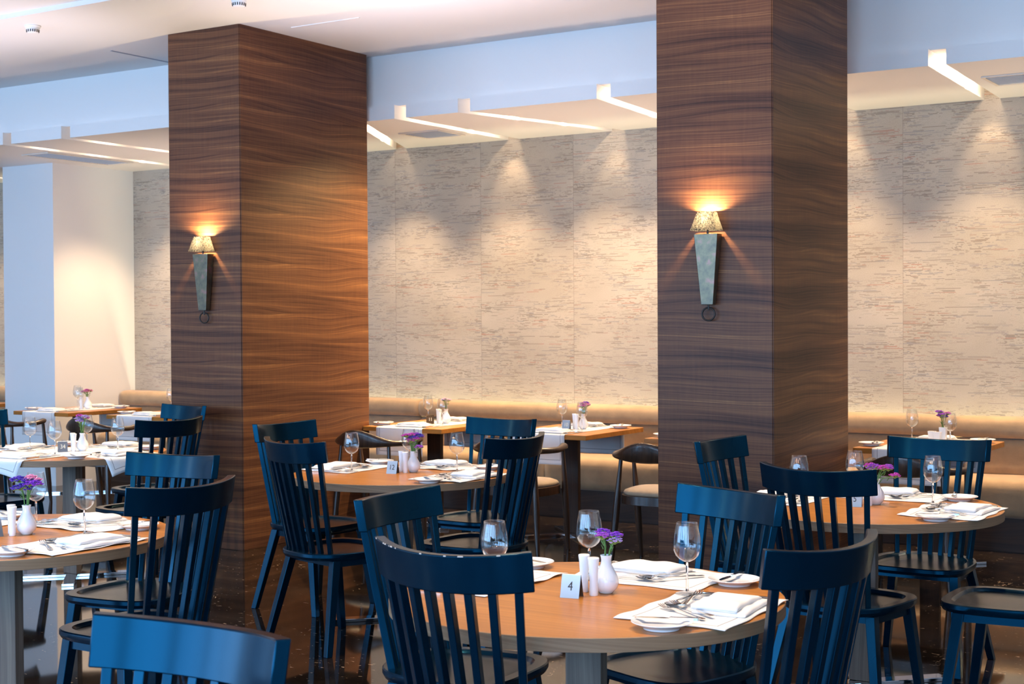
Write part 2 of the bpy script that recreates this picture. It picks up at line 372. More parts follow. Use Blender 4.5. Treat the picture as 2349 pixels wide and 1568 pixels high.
# white pillar, far left
struct('wall_white_pillar', MB().box(-11.36, -10.66, 8.99, yw, 0, 2.98), M['white'])
# walnut pillars
def pillar(xa, xb, ya, yb, name):
    g = .012
    o = struct(name, MB().box(xa+g, xb-g, ya+g, yb-g, 0, zc), M['gap'])
    for nm, bb in (('front_panel', (xa+.006, xb-.006, ya, ya+g)), ('side_panel', (xb-g, xb, ya+.006, yb-.006)), ('side_panel', (xa, xa+g, ya+.006, yb-.006)), ('back_panel', (xa+.006, xb-.006, yb-g, yb))):
        q = MB().box(*bb, 0, zc).build(nm, M['pillar'], parent=o, bevel=.002)
    return o
pillar(-7.207, -6.552, 7.06, 8.415, 'wall_pillar_far')
pillar(-3.519, -2.847, 7.06, 8.22, 'wall_pillar_near')
# ---------------------------------------------------------------- bench
def bench(xa, xb, label):
    t = empty('banquette', ((xa+xb)/2, 9.7, 0)); w = (xb-xa)/2
    MB().box(-w, w, -.17, .22, .0, .215).build('plinth', M['plinth'], t)
    def cush(name, y0_, y1_, z0_, z1_, bev, gap=.003, sag=0):
        n = 26; secs = []; N_ = 9
        for i in range(n+1):
            s_ = -w+gap+(2*w-2*gap)*i/n; e = min(1, min(s_+w, w-s_)/.035); e = sqrt(max(0, 1-(1-e)**2)) if e < 1 else 1
            cy, cz = (y0_+y1_)/2, (z0_+z1_)/2; hy, hz = (y1_-y0_)/2, (z1_-z0_)/2; lp = []
            k_ = 1-.10*(1-e)
            for j in range(28):
                a = 2*pi*j/28; ca, sa = cos(a), sin(a)
                r = (abs(ca)**bev+abs(sa)**bev)**(-1/bev)
                yy = cy+hy*r*ca*k_; zz = cz+hz*r*sa*k_+.0025*sin(s_*9+j)*(1 if sa > .3 else 0)
                lp.append((s_, yy, zz))
            secs.append(lp)
        MB().sections(secs).build(name, M['suede'], t, smooth='all')
    cush('seat_cushion', -.235, .20, .215, .470, 7)
    cush('lower_back_cushion', .075, .225, .455, .705, 6)
    cush('upper_back_cushion', .045, .225, .705, .850, 3.2)
    tag(t, label, 'bench', 'tan banquettes along the wallpapered wall')
for xa, xb, lb in ((-14.45, -11.37, 'tan suede banquette to the left of the white pillar'), (-10.65, -9.42, 'tan suede banquette section just right of the white pillar'), (-9.42, -8.25, 'tan suede banquette section left of the far walnut pillar'), (-8.25, -7.08, 'tan banquette section mostly hidden by the far walnut pillar'),
                   (-7.08, -5.69, 'tan suede banquette section right of the far walnut pillar'), (-5.69, -3.95, 'tan suede banquette section with the seam, just left of near pillar'), (-3.95, -2.66, 'tan suede banquette section mostly hidden by the near walnut pillar'), (-2.66, -.9, 'tan suede banquette section at the right edge of the room view')):
    bench(xa, xb, lb)
# ---------------------------------------------------------------- ceiling fittings
def vent(cx, cy, hx, hy, label):
    t = empty('ceiling_vent', (cx, cy, 2.979)); f = MB()
    f.box(-hx, hx, -hy, -hy+.02, -.008, 0).box(-hx, hx, hy-.02, hy, -.008, 0).box(-hx, -hx+.02, -hy+.02, hy-.02, -.008, 0).box(hx-.02, hx, -hy+.02, hy-.02, -.008, 0)
    f.build('frame', M['ventframe'], t)
    g = MB(); g.box(-hx+.02, hx-.02, -hy+.02, hy-.02, -.002, 0); n = int((2*hy-.04)/.03)
    for i in range(n):
        y = -hy+.03+i*.03; g.hexa([(-hx+.02, y, -.006), (hx-.02, y, -.006), (hx-.02, y+.006, -.006), (-hx+.02, y+.006, -.006)], [(-hx+.02, y+.008, -.002), (hx-.02, y+.008, -.002), (hx-.02, y+.014, -.002), (-hx+.02, y+.014, -.002)])
    g.build('grille', M['vent'], t); tag(t, label, 'vent')
vent(-6.60, 9.30, .19, .19, 'square grey air vent in the soffit right of the far pillar')
vent(-10.19, 8.89, .17, .49, 'long air vent in the soffit beside the white pillar')
vent(-2.09, 9.19, .19, .19, 'air vent in the soffit at the upper right')
def detector(x, y, label):
    t = empty('smoke_detector', (x, y, zc if y > 6.12 else zc+.03))
    MB().lathe([(.0001, 0), (.052, 0), (.052, -.008), (.047, -.012), (.045, -.020), (.0001, -.020)], 36).build('base', M['white'], t, smooth=30)
    MB().lathe([(.0001, -.020), (.043, -.020), (.040, -.040), (.034, -.047), (.020, -.050), (.0001, -.050)], 36).build('sensor_cap', M['white'], t, smooth=30)
    s_ = MB()
    for i in range(18):
        a = 2*pi*i/18; c, s2 = cos(a), sin(a)
        def q(r, w, z): return (r*c-w*s2, r*s2+w*c, z)
        s_.hexa([q(.036, -.003, -.044), q(.0415, -.003, -.044), q(.0415, .003, -.044), q(.036, .003, -.044)], [q(.036, -.003, -.028), q(.0432, -.003, -.028), q(.0432, .003, -.028), q(.036, .003, -.028)])
    s_.build('sensor_slots', M['gap'], t); tag(t, label, 'smoke detector')
detector(-7.72, 6.36, 'white round smoke detector on the ceiling at upper left')
detector(-6.05, 6.52, 'white ceiling detector cut off by the top edge above the far pillar')
# ---------------------------------------------------------------- sconces
def sconce(x, label):
    t = empty('wall_sconce', (x, 7.06, 1.50))
    def ring(w, d0, d1, z): return [(-w, -d1, z), (w, -d1, z), (w, -d0, z), (-w, -d0, z)]
    MB().hexa(ring(.034, .012, .05, .085), ring(.068, .004, .066, .460)).build('sconce_body', M['patina'], t, bevel=.0025)
    MB().box(-.03, .03, -.02, 0, .15, .42).build('mounting_plate', M['iron'], t)
    MB().tube([(0, -.036, .455), (0, -.036, .50)], .006).build('post', M['iron'], t)
    sh = MB(); lo = [(-.073, -.098, .478), (.073, -.098, .478), (.073, -.004, .478), (-.073, -.004, .478)]; hi = [(-.043, -.075, .575), (.043, -.075, .575), (.043, -.015, .575), (-.043, -.015, .575)]
    sh.add(lo+hi, [(0, 1, 5, 4), (1, 2, 6, 5), (2, 3, 7, 6), (3, 0, 4, 7)]); sh.build('lamp_shade', M['shade'], t, solid=.0012)
    MB().lathe([(.0001, .500), (.008, .502), (.013, .515), (.013, .535), (.008, .548), (.0001, .55)], 16, (0, -.045)).build('bulb', M['bulb'], t, smooth='all')
    MB().tube([(0, -.030, .09), (0, -.030, .055)], .0045).build('hanger', M['iron'], t)
    rp = [(.034*cos(a), -.030+.006*cos(a), .036+.034*sin(a)) for a in [2*pi*i/32 for i in range(33)]]
    MB().tube(rp, .0045, 8, False).build('ring_pull', M['iron'], t, smooth='all')
    l = lamp('POINT', 'sconce_lamp', (x, 7.06-.042, 2.055), 13, (1, .70, .34), shadow_soft_size=.012)
    tag(t, label, 'wall lamp')
sconce(-6.858, 'brass sconce with woven shade lit on the far walnut pillar')
sconce(-3.20, 'brass sconce with pinkish patina lit on the near walnut pillar')
# ---------------------------------------------------------------- spindle chair
def make_chair():
    t = empty('spindle_chair'); ZT = .970; RH = .097
    def back(z, s_, inner=0.0):      # point on the back shell at height z, s_ in -1..1
        k = (z-.45)/(ZT-.45); half = .185+.045*k; sag = .052+.028*k; RR = (half*half+sag*sag)/(2*sag)
        a = s_; x = half*a*(1-.0*inner); ymid = .035-.115*k
        yo = RR-sqrt(max(0, RR*RR-x*x)); return Vector((x, ymid+yo, z-.18*k*(sag-yo)))
    # rail
    secs = []; n = 20
    for i in range(n+1):
        s_ = -1+2*i/n; T_ = back(ZT, s_); B_ = back(ZT-RH, s_); B_.x = T_.x-.012*s_*0
        d = .01; t1 = (back(ZT, min(1, s_+d))-back(ZT, max(-1, s_-d))); t1.z = 0; t1.normalize(); nn = Vector((-t1.y, t1.x, 0)); h = .014
        B_.x = T_.x*.985
        secs.append([T_-nn*h, T_+nn*h, B_+nn*h, B_-nn*h])
    MB().sections(secs).build('top_rail', M['lacquer'], t, bevel=.003, smooth=35)
    for i in range(8):
        s_ = -.88+1.76*i/7; a = back(ZT-RH+.012, s_); c = back(.437, s_); w = .0105; q = .015
        tg = (back(.7, min(1, s_+.01))-back(.7, s_-.01)); tg.z = 0; tg.normalize(); nn = Vector((-tg.y, tg.x, 0))
        def r4(p, w, q): return [p-tg*w-nn*q, p+tg*w-nn*q, p+tg*w+nn*q, p-tg*w+nn*q]
        MB().hexa(r4(c, w*.9, q*.8), r4(a, w, q*.75)).build('spindle', M['lacquer'], t, bevel=.002)
    # seat
    out = []; NN = 64
    for i in range(NN):
        a = 2*pi*i/NN; ca, sa = cos(a), sin(a); e = 3.6 if sa > 0 else 2.7
        r = (abs(ca)**e+abs(sa)**e)**(-1/e); y = .225+.235*r*sa; half = .240-.030*(.46-y)/.46
        out.append((half*r*ca, y))
    def ring(sc, z): return [(x*sc, .225+(y-.225)*sc, z) for x, y in out]
    mb = MB(); rings = [ring(.90, .415), ring(.97, .419), ring(1.0, .432), ring(1.0, .446), ring(.985, .450)]
    grv = []
    for sc, dz in ((.84, 0), (.82, -.003), (.79, -.011), (.70, -.013), (.5, -.012), (.25, -.011)):
        rr = []
        for (x, y, z) in ring(sc, .450):
            fade = 1 if y > .14 else max(.15, 1-(.14-y)/.12); rr.append((x, y, z+dz*fade))
        grv.append(rr)
    rings += grv; v = [p for r in rings for p in r]; f = []
    for i in range(len(rings)-1):
        for j in range(NN): f.append((i*NN+j, i*NN+(j+1) % NN, (i+1)*NN+(j+1) % NN, (i+1)*NN+j))
    f.append(tuple(range(NN-1, -1, -1))); f.append(tuple((len(rings)-1)*NN+j for j in range(NN)))
    mb.add(v, f); mb.build('seat', M['lacquer'], t, smooth=28)
    fr = MB(); fr.box(-.155, .155, .095, .115, .385, .418).box(-.165, .165, .335, .355, .388, .418)
    for s_ in (-1, 1): fr.hexa([(s_*.165-.011, .10, .385), (s_*.165+.011, .10, .385), (s_*.188+.011, .36, .385), (s_*.188-.011, .36, .385)], [(s_*.165-.011, .10, .418), (s_*.165+.011, .10, .418), (s_*.188+.011, .36, .418), (s_*.188-.011, .36, .418)])
    fr.build('seat_frame', M['lacquer'], t)
    for s_ in (-1, 1):
        for (tx, ty, bx, by) in ((.168, .095, .238, .0), (.188, .365, .222, .425)):
            a = .0185; c = .0145; d_ = .0145; e_ = .012
            MB().hexa([(s_*bx-c, by-c*1.1, 0), (s_*bx+c, by-c*1.1, 0), (s_*bx+c, by+c*1.1, 0), (s_*bx-c, by+c*1.1, 0)],
                      [(s_*tx-a, ty-a*1.15, .418), (s_*tx+a, ty-a*1.15, .418), (s_*tx+a, ty+a*1.15, .418), (s_*tx-a, ty+a*1.15, .418)]).build('leg', M['lacquer'], t, bevel=.0025)
    return Proto(t)
CH = make_chair()
def chair(x, y, rot, label):      # x, y: middle of the rail's chord
    a = radians(rot); ox, oy = .0, .0
    CH.put((x-(ox*cos(a)-oy*sin(a)), y-(ox*sin(a)+oy*cos(a)), 0), a, label, 'chair', 'dark spindle back chairs')
C = lambda x, y, r, l: chair(x, y, r, l)
_first = CH.o
C(-1.99, 2.88, -2, 'black spindle chair at the near left of the nearest round table, white chips along rail')
def chips(root):
    rnd = random.Random(3); mb = MB(); RR = (.23*.23+.08*.08)/.16
    for s_ in [-.93, -.74, -.70, -.62, -.58, -.5, -.12, .18, .33, .36, .72]:
        x = .23*s_; yo = RR-sqrt(RR*RR-x*x); y = -.08+yo; z = .970-.18*(.08-yo); t = Vector((1, x/sqrt(RR*RR-x*x), .18*x/RR)).normalized(); n = Vector((t.y, -t.x, 0)).normalized()
        L = rnd.uniform(.0012, .006) if s_ > -.8 else .003; w = rnd.uniform(.0008, .0018); c = Vector((x, y, z))+n*.0135
        p = [c-t*L-n*-.0004, c-t*L*.4+n*.0012, c+t*L*.7+n*.0011, c+t*L-n*-.0002, c+t*L*.5-n*w, c-t*L*.5-n*w*.8]
        k = len(mb.v); mb.add([q+Vector((0, 0, .0004)) for q in p]+[q-Vector((0, 0, .0022)) for q in p], [(0, 1, 2, 3, 4, 5), (0, 6, 7, 1), (1, 7, 8, 2), (2, 8, 9, 3)])
    mb.build('paint_chips', M['chip'], root)
chips(_first)
C(-2.73, 3.66, -87, 'dark spindle chair left of the nearest round table, rail end facing the window')
C(-1.87, 4.25, 159, 'spindle chair on the far side of the nearest round table, rail shining blue')
C(-1.25, 3.40, 76, 'dark spindle chair right of the nearest round table, seen from behind')
C(-1.84, 6.51, 178, 'dark spindle chair on the far side of the rightmost round table')
C(-1.88, 5.09, -7, 'dark spindle chair on the near side of the rightmost round table')
C(-2.68, 6.03, -94, 'dark spindle chair left of the rightmost round table, against the near walnut pillar')
C(-1.08, 5.58, 90, 'dark chair at the right edge, only its seat and front legs in view')
C(-4.32, 6.72, 178, 'dark spindle chair on the far side of the middle round table')
C(-5.18, 5.92, -94, 'dark spindle chair left of the middle round table, beside the far walnut pillar')
C(-4.38, 5.07, -14, 'dark spindle chair at the near side of the middle round table, all four legs showing')
C(-3.62, 5.75, 86, 'dark spindle chair on the right side of the middle round table')
C(-4.36, 4.27, 188, 'blue shining spindle chair on the far side of the left edge table')
C(-3.58, 3.55, 85, 'black spindle chair right of the left edge table, seen from behind')
C(-6.00, 5.86, 84, 'black spindle chair right of the cloth covered table')
C(-6.86, 6.83, 171, 'blue spindle chair against the far pillar, behind the cloth covered table')
C(-7.54, 5.74, -94, 'dark spindle chair left of the cloth covered table, cut by the left edge')
C(-1.87, 1.86, 181, 'bright blue spindle chair closest to the camera at the bottom left')
# ---------------------------------------------------------------- wooden armchair
def make_arm():
    t = empty('wooden_armchair')
    # path of arm/back rail: angle sweep
    secs = []; n = 44
    for i in range(n+1):
        u = -1+2*i/n; a = u*radians(118); x = .285*sin(a)*(1+.05*abs(u)); y = -.02-.245*cos(a)
        if abs(u) > .8: y += (abs(u)-.8)*.12
        k = max(0, 1-abs(u)/.52); k = k*k*(3-2*k)
        end = max(0, (abs(u)-.78)/.22)
        zc_ = .672+.030*k+.018*end; hz = .020+.044*k+.004*end; hw_ = .022-.009*k+.010*end
        if i in (0, n): hz *= .6; hw_ *= .6
        tg = Vector((cos(a), sin(a), 0)); nn = Vector((-tg.y, tg.x, 0)); p = Vector((x, y, zc_)); lp = []
        lean = .18*k
        for j in range(12):
            b_ = 2*pi*j/12; ww = hw_*cos(b_); zz = hz*sin(b_)
            lp.append(p+nn*(ww+zz*-lean)*(1)+Vector((0, 0, zz)))
        secs.append(lp)
    MB().sections(secs).build('back_and_arm_rail', M['darkwood'], t, smooth='all')
    for s_ in (-1, 1):
        for (bx, by, tx, ty, zt) in ((.255, -.205, .205, -.165, .665), (.250, .19, .262, .105, .672)):
            pts = []; rr = []
            for k in range(9):
                f = k/8; z = zt*f; x = bx+(tx-bx)*f; y = by+(ty-by)*f; pts.append((s_*x, y, z)); rr.append(.0125+.0100*sin(pi*min(1, f*1.12)))
            MB().tube(pts, rr, 12).build('leg', M['darkwood'], t, smooth=50)
    fr = []
    for i in range(40):
        a = 2*pi*i/40; ca, sa = cos(a), sin(a); e = 3.2; r = (abs(ca)**e+abs(sa)**e)**(-1/e)
        x = .252*r*ca*(1-.06*(1-sa)/2); y = -.0+.205*r*sa; fr.append((x, y))
    mb = MB(); secs = [[(x*s_, y*s_, z) for x, y in fr] for s_, z in ((.94, .372), (1, .376), (1, .428), (.96, .432))]; mb.sections(secs); mb.build('seat_frame', M['darkwood'], t, smooth=40)
    mb = MB(); secs = [[(x*s_, y*s_, z) for x, y in fr] for s_, z in ((.93, .43), (.965, .442), (.93, .456), (.80, .468), (.55, .474), (.2, .476))]; mb.sections(secs); mb.build('seat_pad', M['pad'], t, smooth='all')
    return Proto(t)
AC = make_arm()
# ---------------------------------------------------------------- tables
def base_legs(t, rot=pi/4, L=.36, mat='leg', w=.057):
    b = MB().box(-w, w, -.019, .019, .018, .705).build('table_leg', M[mat], t, bevel=.002)
    d = MB()
    for a in (rot, rot+pi/2):
        c, s_ = cos(a), sin(a)
        def q(u, v, z): return (u*c-v*s_, u*s_+v*c, z)
        h = .034; z1 = .0165 if a == rot else .0175
        d.hexa([q(-L, -h, 0), q(L, -h, 0), q(L, h, 0), q(-L, h, 0)], [q(-L, -h, z1), q(L, -h, z1), q(L, h, z1), q(-L, h, z1)])
    d.build('base_cross', M['chrome'], t, bevel=.002)
def round_table(x, y, label, R=.552, rot=0.0):
    t = empty('round_dining_table', (x, y, 0))
    MB().lathe([(.0001, .704), (R-.002, .704), (R-.002, .7398), (.0001, .740)], 128).build('tabletop', M['top'], t, smooth=30)
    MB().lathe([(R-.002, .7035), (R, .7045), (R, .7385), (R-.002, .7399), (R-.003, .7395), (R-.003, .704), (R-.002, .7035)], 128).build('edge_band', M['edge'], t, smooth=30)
    base_legs(t); tag(t, label, 'table', 'round wooden dining tables')
round_table(*TABLES['T4'], 'round wooden dining table nearest to the camera')
round_table(*TABLES['T12'], 'round wooden dining table in front of the far pillar')
round_table(*TABLES['T5'], 'round wooden dining table furthest right')
round_table(*TABLES['T34'], 'round wooden table covered by crossed white runners')
round_table(*TABLES['T1'], 'round wooden dining table cut off by the left edge', R=.58)
SQ = {'9': -8.90, '11': -6.20, '10': -5.03, 'pillar': -10.07, 'hidden': -3.90, 'right': -2.52, 'edge': -11.78}
SQT = {'9': 'bench table left of far pillar', '11': 'bench table right of far pillar', '10': 'bench table left of near pillar', 'pillar': 'bench table before white pillar', 'hidden': 'half hidden bench table', 'right': 'rightmost bench table', 'edge': 'bench table at the left edge'}
SQY = 8.75; SQN = SQT
for k, x in SQ.items():
    hw = .35 if k != 'right' else .34
    t = empty('square_dining_table', (x, SQY, 0)); MB().box(-hw, hw, -.42, .42, .707, .740).build('tabletop', M['top'], t, bevel=.003)
    base_legs(t, mat='legdark', w=.06); tag(t, 'square wooden '+SQN[k], 'table', 'square tables along the banquette')
for k, dx, lb in (('11', .04, 'dark armchair facing the bench, right of the far pillar'), ('10', .03, 'dark armchair left of the near pillar, partly behind a spindle chair'), ('hidden', -.06, 'dark armchair with beige seat pad cut by the near pillar'), ('9', -.02, 'dark armchair facing the bench, left of the far pillar'), ('pillar', .02, 'dark armchair before the white pillar'), ('right', .12, 'dark armchair seen through the chair behind the rightmost round table')):
    AC.put((SQ[k]+dx, 8.02, 0), 0, lb, 'armchair', 'wooden armchairs along the bench tables')
# ---------------------------------------------------------------- tableware prototypes
def wavy(name, hx, hy, mat, seed, nx=28, ny=20, amp=.004):
    rnd = random.Random(seed); ph = [rnd.uniform(0, 6.28) for _ in range(8)]
    v = []; uv = []; f = []
    for j in range(ny+1):
        for i in range(nx+1):
            x = -hx+2*hx*i/nx; y = -hy+2*hy*j/ny; ex = abs(x)/hx; ey = abs(y)/hy; e = max(ex, ey)
            z = .0012+amp*max(0, (e-.78)/.22)**1.5*(.55+.45*sin(x*42+ph[0]+y*8))*(.5+.5*sin(y*33+ph[1]+x*5))*1.4
            dx = .0035*sin(y*38+ph[2])*ex**4; dy = .0045*sin(x*36+ph[3])*ey**4
            v.append((x+dx, y+dy, z)); uv.append((x, y))
    for j in range(ny):
        for i in range(nx): a = j*(nx+1)+i; f.append((a, a+1, a+nx+2, a+nx+1))
    mb = MB(); mb.add(v, f); return mb.build(name, mat, uv=uv, smooth='all', solid=.0014)
MATS = [Proto(wavy('placemat', .215, .155, M['mat'], s_)) for s_ in (1, 2, 3)]
def napkin(seed):
    rnd = random.Random(seed); mb = MB()
    def slab(cx, cy, hx, hy, z0, z1, w, skew):
        secs = []; n = 22
        for i in range(n+1):
            u = -1+2*i/n; x = cx+hx*u; th = (z1-z0)/2; lp = []
            e = 1 if abs(u) < .93 else .55
            hh = th*(1-.28*u*skew)*e
            for j in range(16):
                a = 2*pi*j/16; r = (abs(cos(a))**5+abs(sin(a))**5)**(-1/5)
                yy = cy+hy*r*cos(a)*(1-.02*sin(u*3+w)); zz = z0+hh+hh*r*sin(a)+.0016*sin(u*7+w+j*.6)*(1 if sin(a) > .2 else 0)
                if sin(a) > .2: zz += .003*(1-u*u)
                lp.append((x, yy, zz))
            secs.append(lp)
        mb.sections(secs)
    w = rnd.uniform(0, 6)
    slab(.004, -.010, .118, .072, 0, .011, w, .2); slab(-.006, .004, .104, .062, .0095, .024, w+1, .45)
    return mb.build('napkin', M['napkin'], smooth='all')
NAPS = [Proto(napkin(s_)) for s_ in (1, 2, 3)]
def ribbon(pts, base=MB):     # pts: (y, halfwidth, z, halfthick)
    mb = MB(); secs = []
    for y, w, z, h in pts:
        secs.append([(-w, y, z-h), (-w*.5, y, z-h*1.2), (w*.5, y, z-h*1.2), (w, y, z-h), (w, y, z+h), (w*.5, y, z+h*1.3), (-w*.5, y, z+h*1.3), (-w, y, z+h)])
    mb.sections(secs); return mb
def make_fork():
    mb = ribbon([(-.098, .0035, .004, .0008), (-.094, .0072, .004, .0013), (-.060, .0062, .0048, .0014), (-.02, .0034, .006, .0016), (.015, .0026, .0085, .0017), (.035, .0036, .009, .0014), (.046, .0095, .0075, .001), (.056, .0118, .006, .0009)])
    for i in range(4):
        x = -.0096+.0064*i; secs = []
        for y, z in ((.054, .006), (.068, .0048), (.084, .0065), (.098, .0105)):
            w = .0017 if y < .095 else .0008; secs.append([(x-w, y, z-.0008), (x+w, y, z-.0008), (x+w, y, z+.0008), (x-w, y, z+.0008)])
        mb.sections(secs)
    return mb.build('fork', M['steel'], smooth=50)
def make_spoon():
    mb = ribbon([(-.095, .0035, .004, .0008), (-.09, .007, .004, .0013), (-.055, .0058, .0048, .0014), (-.01, .003, .006, .0016), (.028, .0024, .009, .0016), (.040, .004, .009, .0012)])
    v = []; f = []; nr, na = 5, 20
    for side in (0, 1):
        for r in range(nr+1):
            q = r/nr
            for a in range(na):
                t = 2*pi*a/na; y = .067+.029*q*cos(t); x = .0185*q*sin(t)*(1+.12*cos(t)); v.append((x, y, .0022+.0075*q*q+side*.0012))
        o = side*(nr+1)*na
        for r in range(nr):
            for a in range(na): f.append((o+r*na+a, o+r*na+(a+1) % na, o+(r+1)*na+(a+1) % na, o+(r+1)*na+a))
    mb.add(v, f); return mb.build('spoon', M['steel'], smooth=60)
def make_knife(L=.108):
    k = L/.108
    mb = ribbon([(-.108*k, .004, .0045, .002), (-.104*k, .0075, .0045, .0032), (-.07*k, .0072, .0045, .0034), (-.02*k, .0052, .0045, .0032), (-.012*k, .0062, .0045, .0040), (-.006*k, .0040, .0045, .0022)])
    mb.sections([[(x-w, y, .0036), (x+w, y, .0042), (x+w, y, .0052), (x-w, y, .0056)] for y, w, x in ((-.006*k, .0045, 0), (.01*k, .0085, .001), (.06*k, .0095, .0015), (.09*k, .0075, .001), (.105*k, .0035, -.001), (.110*k, .0008, -.002))])
    return mb.build('knife' if k > .9 else 'butter_knife', M['steel'], smooth=50)
FK, SP, KN, BK = Proto(make_fork()), Proto(make_spoon()), Proto(make_knife()), Proto(make_knife(.080))
PL = Proto(MB().lathe([(.0001, .004), (.040, .004), (.042, .0005), (.046, .0005), (.047, .0045), (.060, .011), (.0755, .0178), (.0765, .0188), (.0755, .0198), (.058, .0150), (.050, .0105), (.045, .0095), (.0001, .0095)], 64).build('side_plate', M['china'], smooth=50))
def make_glass():
    t = empty('wine_glass')
    pr = [(.0045, .090), (.011, .0925), (.021, .098), (.031, .108), (.0375, .122), (.0395, .137), (.0385, .153), (.0355, .172), (.0315, .192), (.0300, .200)]
    inner = [(r-.0011, z+.0004) for r, z in pr[::-1]]; inner[-1] = (.0001, .0945)
    MB().lathe(pr+[(.0296, .2006)]+inner, 40).build('bowl', M['glass'], t, smooth='all')
    MB().lathe([(.0001, .0925), (.0046, .0905), (.0036, .078), (.0033, .05), (.0036, .02), (.0050, .009), (.0001, .0065)], 20).build('stem', M['glass_solid'], t, smooth='all')
    MB().lathe([(.0001, .0012), (.032, .0008), (.0335, .0016), (.0325, .0026), (.020, .0040), (.008, .0068), (.0048, .0095), (.0001, .0097)], 40).build('foot', M['glass'], t, smooth='all')
    return Proto(t)
GL = make_glass()
def shaker(name):
    return MB().lathe([(.0001, 0), (.0118, 0), (.0126, .001), (.0122, .012), (.0118, .035), (.0125, .060), (.0140, .085), (.0162, .103), (.0160, .1055), (.0140, .1068), (.0001, .1062)], 32).build(name, M['china'], smooth=60)
SA, PE = Proto(shaker('salt_shaker')), Proto(shaker('pepper_shaker'))
VA = Proto(MB().lathe([(.0001, 0), (.018, 0), (.020, .002), (.022, .005), (.031, .014), (.0358, .027), (.0350, .040), (.029, .055), (.0205, .070), (.0155, .082), (.0140, .092), (.0150, .101), (.0168, .1065), (.0158, .1070), (.0130, .098), (.0120, .085), (.010, .07), (.0001, .06)], 44).build('bud_vase', M['china'], smooth=60))
def sqcup(name, h, w): return MB().hexa([(-w*.7, -w*.7, 0), (w*.7, -w*.7, 0), (w*.7, w*.7, 0), (-w*.7, w*.7, 0)], [(-w, -w, h), (w, -w, h), (w, w, h), (-w, w, h)]).build(name, M['china'], bevel=.002)
SQS, SQP, SQV = Proto(sqcup('salt_shaker', .075, .0215)), Proto(sqcup('pepper_shaker', .075, .0215)), Proto(sqcup('square_vase', .100, .0215))
def flowers(seed, cols, n=7, h=.075, spread=.05, lean=(0, 0), drop=0, zr=.085, hs=1.0):
    rnd = random.Random(seed); t = empty('flower_bunch'); k = 0
    for i in range(n):
        a = rnd.uniform(0, 2*pi); r = spread*sqrt(rnd.uniform(.05, 1)); hz = h*rnd.uniform(.62, 1.0)
        if i == n-1 and drop: r = spread*1.3; hz = h*.28; a = -.4
        tip = Vector((r*cos(a)+lean[0]*hz, r*sin(a)+lean[1]*hz, zr+.022+hz)); b0 = Vector((.004*cos(a), .004*sin(a), zr-.012)); mid = (tip+b0)/2+Vector((-.2*r*cos(a), -.2*r*sin(a), .01))
        st = MB().tube([b0, mid, tip], [.0022, .0019, .0015], 6)
        for q in range(2):
            pp = b0.lerp(tip, rnd.uniform(.45, .8)); aa = rnd.uniform(0, 6.28); st.tube([pp, pp+Vector((.009*cos(aa), .009*sin(aa), .012))], [.0016, .0006], 5)
        s_ = st.build('stem', M['stem'], t)
        cal = MB(); bl = MB(); m_ = rnd.randint(15, 20); cr = .0185*hs*rnd.uniform(.85, 1.2)
        dirx = rnd.uniform(0, 6.28)
        for j in range(m_):
            aj = 2.4*j; rj = cr*sqrt((j+.5)/m_); c = tip+Vector((rj*cos(aj)*1.25, rj*sin(aj)*.95, .006-.55*rj*rj/cr+rnd.uniform(-.002, .003)))
            cal.tube([tip-Vector((0, 0, .010)), (tip+c)/2-Vector((0, 0, .003)), c], [.0012, .0014, .0022], 5)
            rr = .0052*hs*rnd.uniform(.8, 1.2)
            for w in range(5):        # five ruffled petals
                b_ = 2*pi*w/5+aj; d1 = Vector((cos(b_), sin(b_), .45)); d2 = Vector((-sin(b_), cos(b_), 0))
                bl.add([c, c+d1*rr*.7-d2*rr*.5, c+d1*rr*1.3-d2*rr*.25+Vector((0, 0, rr*.35)), c+d1*rr*1.3+d2*rr*.25+Vector((0, 0, rr*.3)), c+d1*rr*.7+d2*rr*.5, c+Vector((0, 0, rr*1.1))], [(0, 1, 2, 5), (5, 2, 3), (0, 5, 3, 4)])
        cal.build('calyx', M['calyx'], s_); bl.build('blossom', M[cols[i % len(cols)]], s_)
    return t
def number(txt, dark=False, face=None):
    t = empty('table_number_tent'); w, h, d = .0275, .062, .021; th = .0012
    mt = M[face] if face else M['tagmetal']
    def leaf(sg, name):
        y = sg*d; mb = MB(); p = [(-w, y, 0), (w, y, 0), (w, sg*.002, h), (-w, sg*.002, h)]
        mb.add(p+[(a, b-sg*th, c) for a, b, c in p], [(0, 1, 2, 3), (7, 6, 5, 4), (0, 4, 5, 1), (1, 5, 6, 2), (2, 6, 7, 3), (3, 7, 4, 0)]); mb.build(name, mt, t)
    leaf(-1, 'front_leaf'); leaf(1, 'back_leaf')
    MB().tube([(-w, 0, h-.0006), (w, 0, h-.0006)], [(.0022, .0022)]*2, 10).build('fold', mt, t)
    if txt:
        c = bpy.data.curves.new('digits', 'FONT'); c.body = txt; c.size = .036; c.align_x = 'CENTER'; c.align_y = 'CENTER'; c.extrude = .0004; c.offset = 0
        tmp = bpy.data.objects.new('digits', c); COL.objects.link(tmp); dg = bpy.context.evaluated_depsgraph_get(); me = bpy.data.meshes.new_from_object(tmp.evaluated_get(dg)); bpy.data.objects.remove(tmp)
        me.materials.clear(); me.materials.append(M['diglight' if dark else 'dig'])
        o = bpy.data.objects.new('printed_number', me); COL.objects.link(o); o.parent = t; a = math.atan2(h, d-.002)
        o.rotation_euler = (a, 0, 0); o.location = (0, -(d+.002)/2-.0006, h/2); o.scale = (.85, 1, 1)
    return t
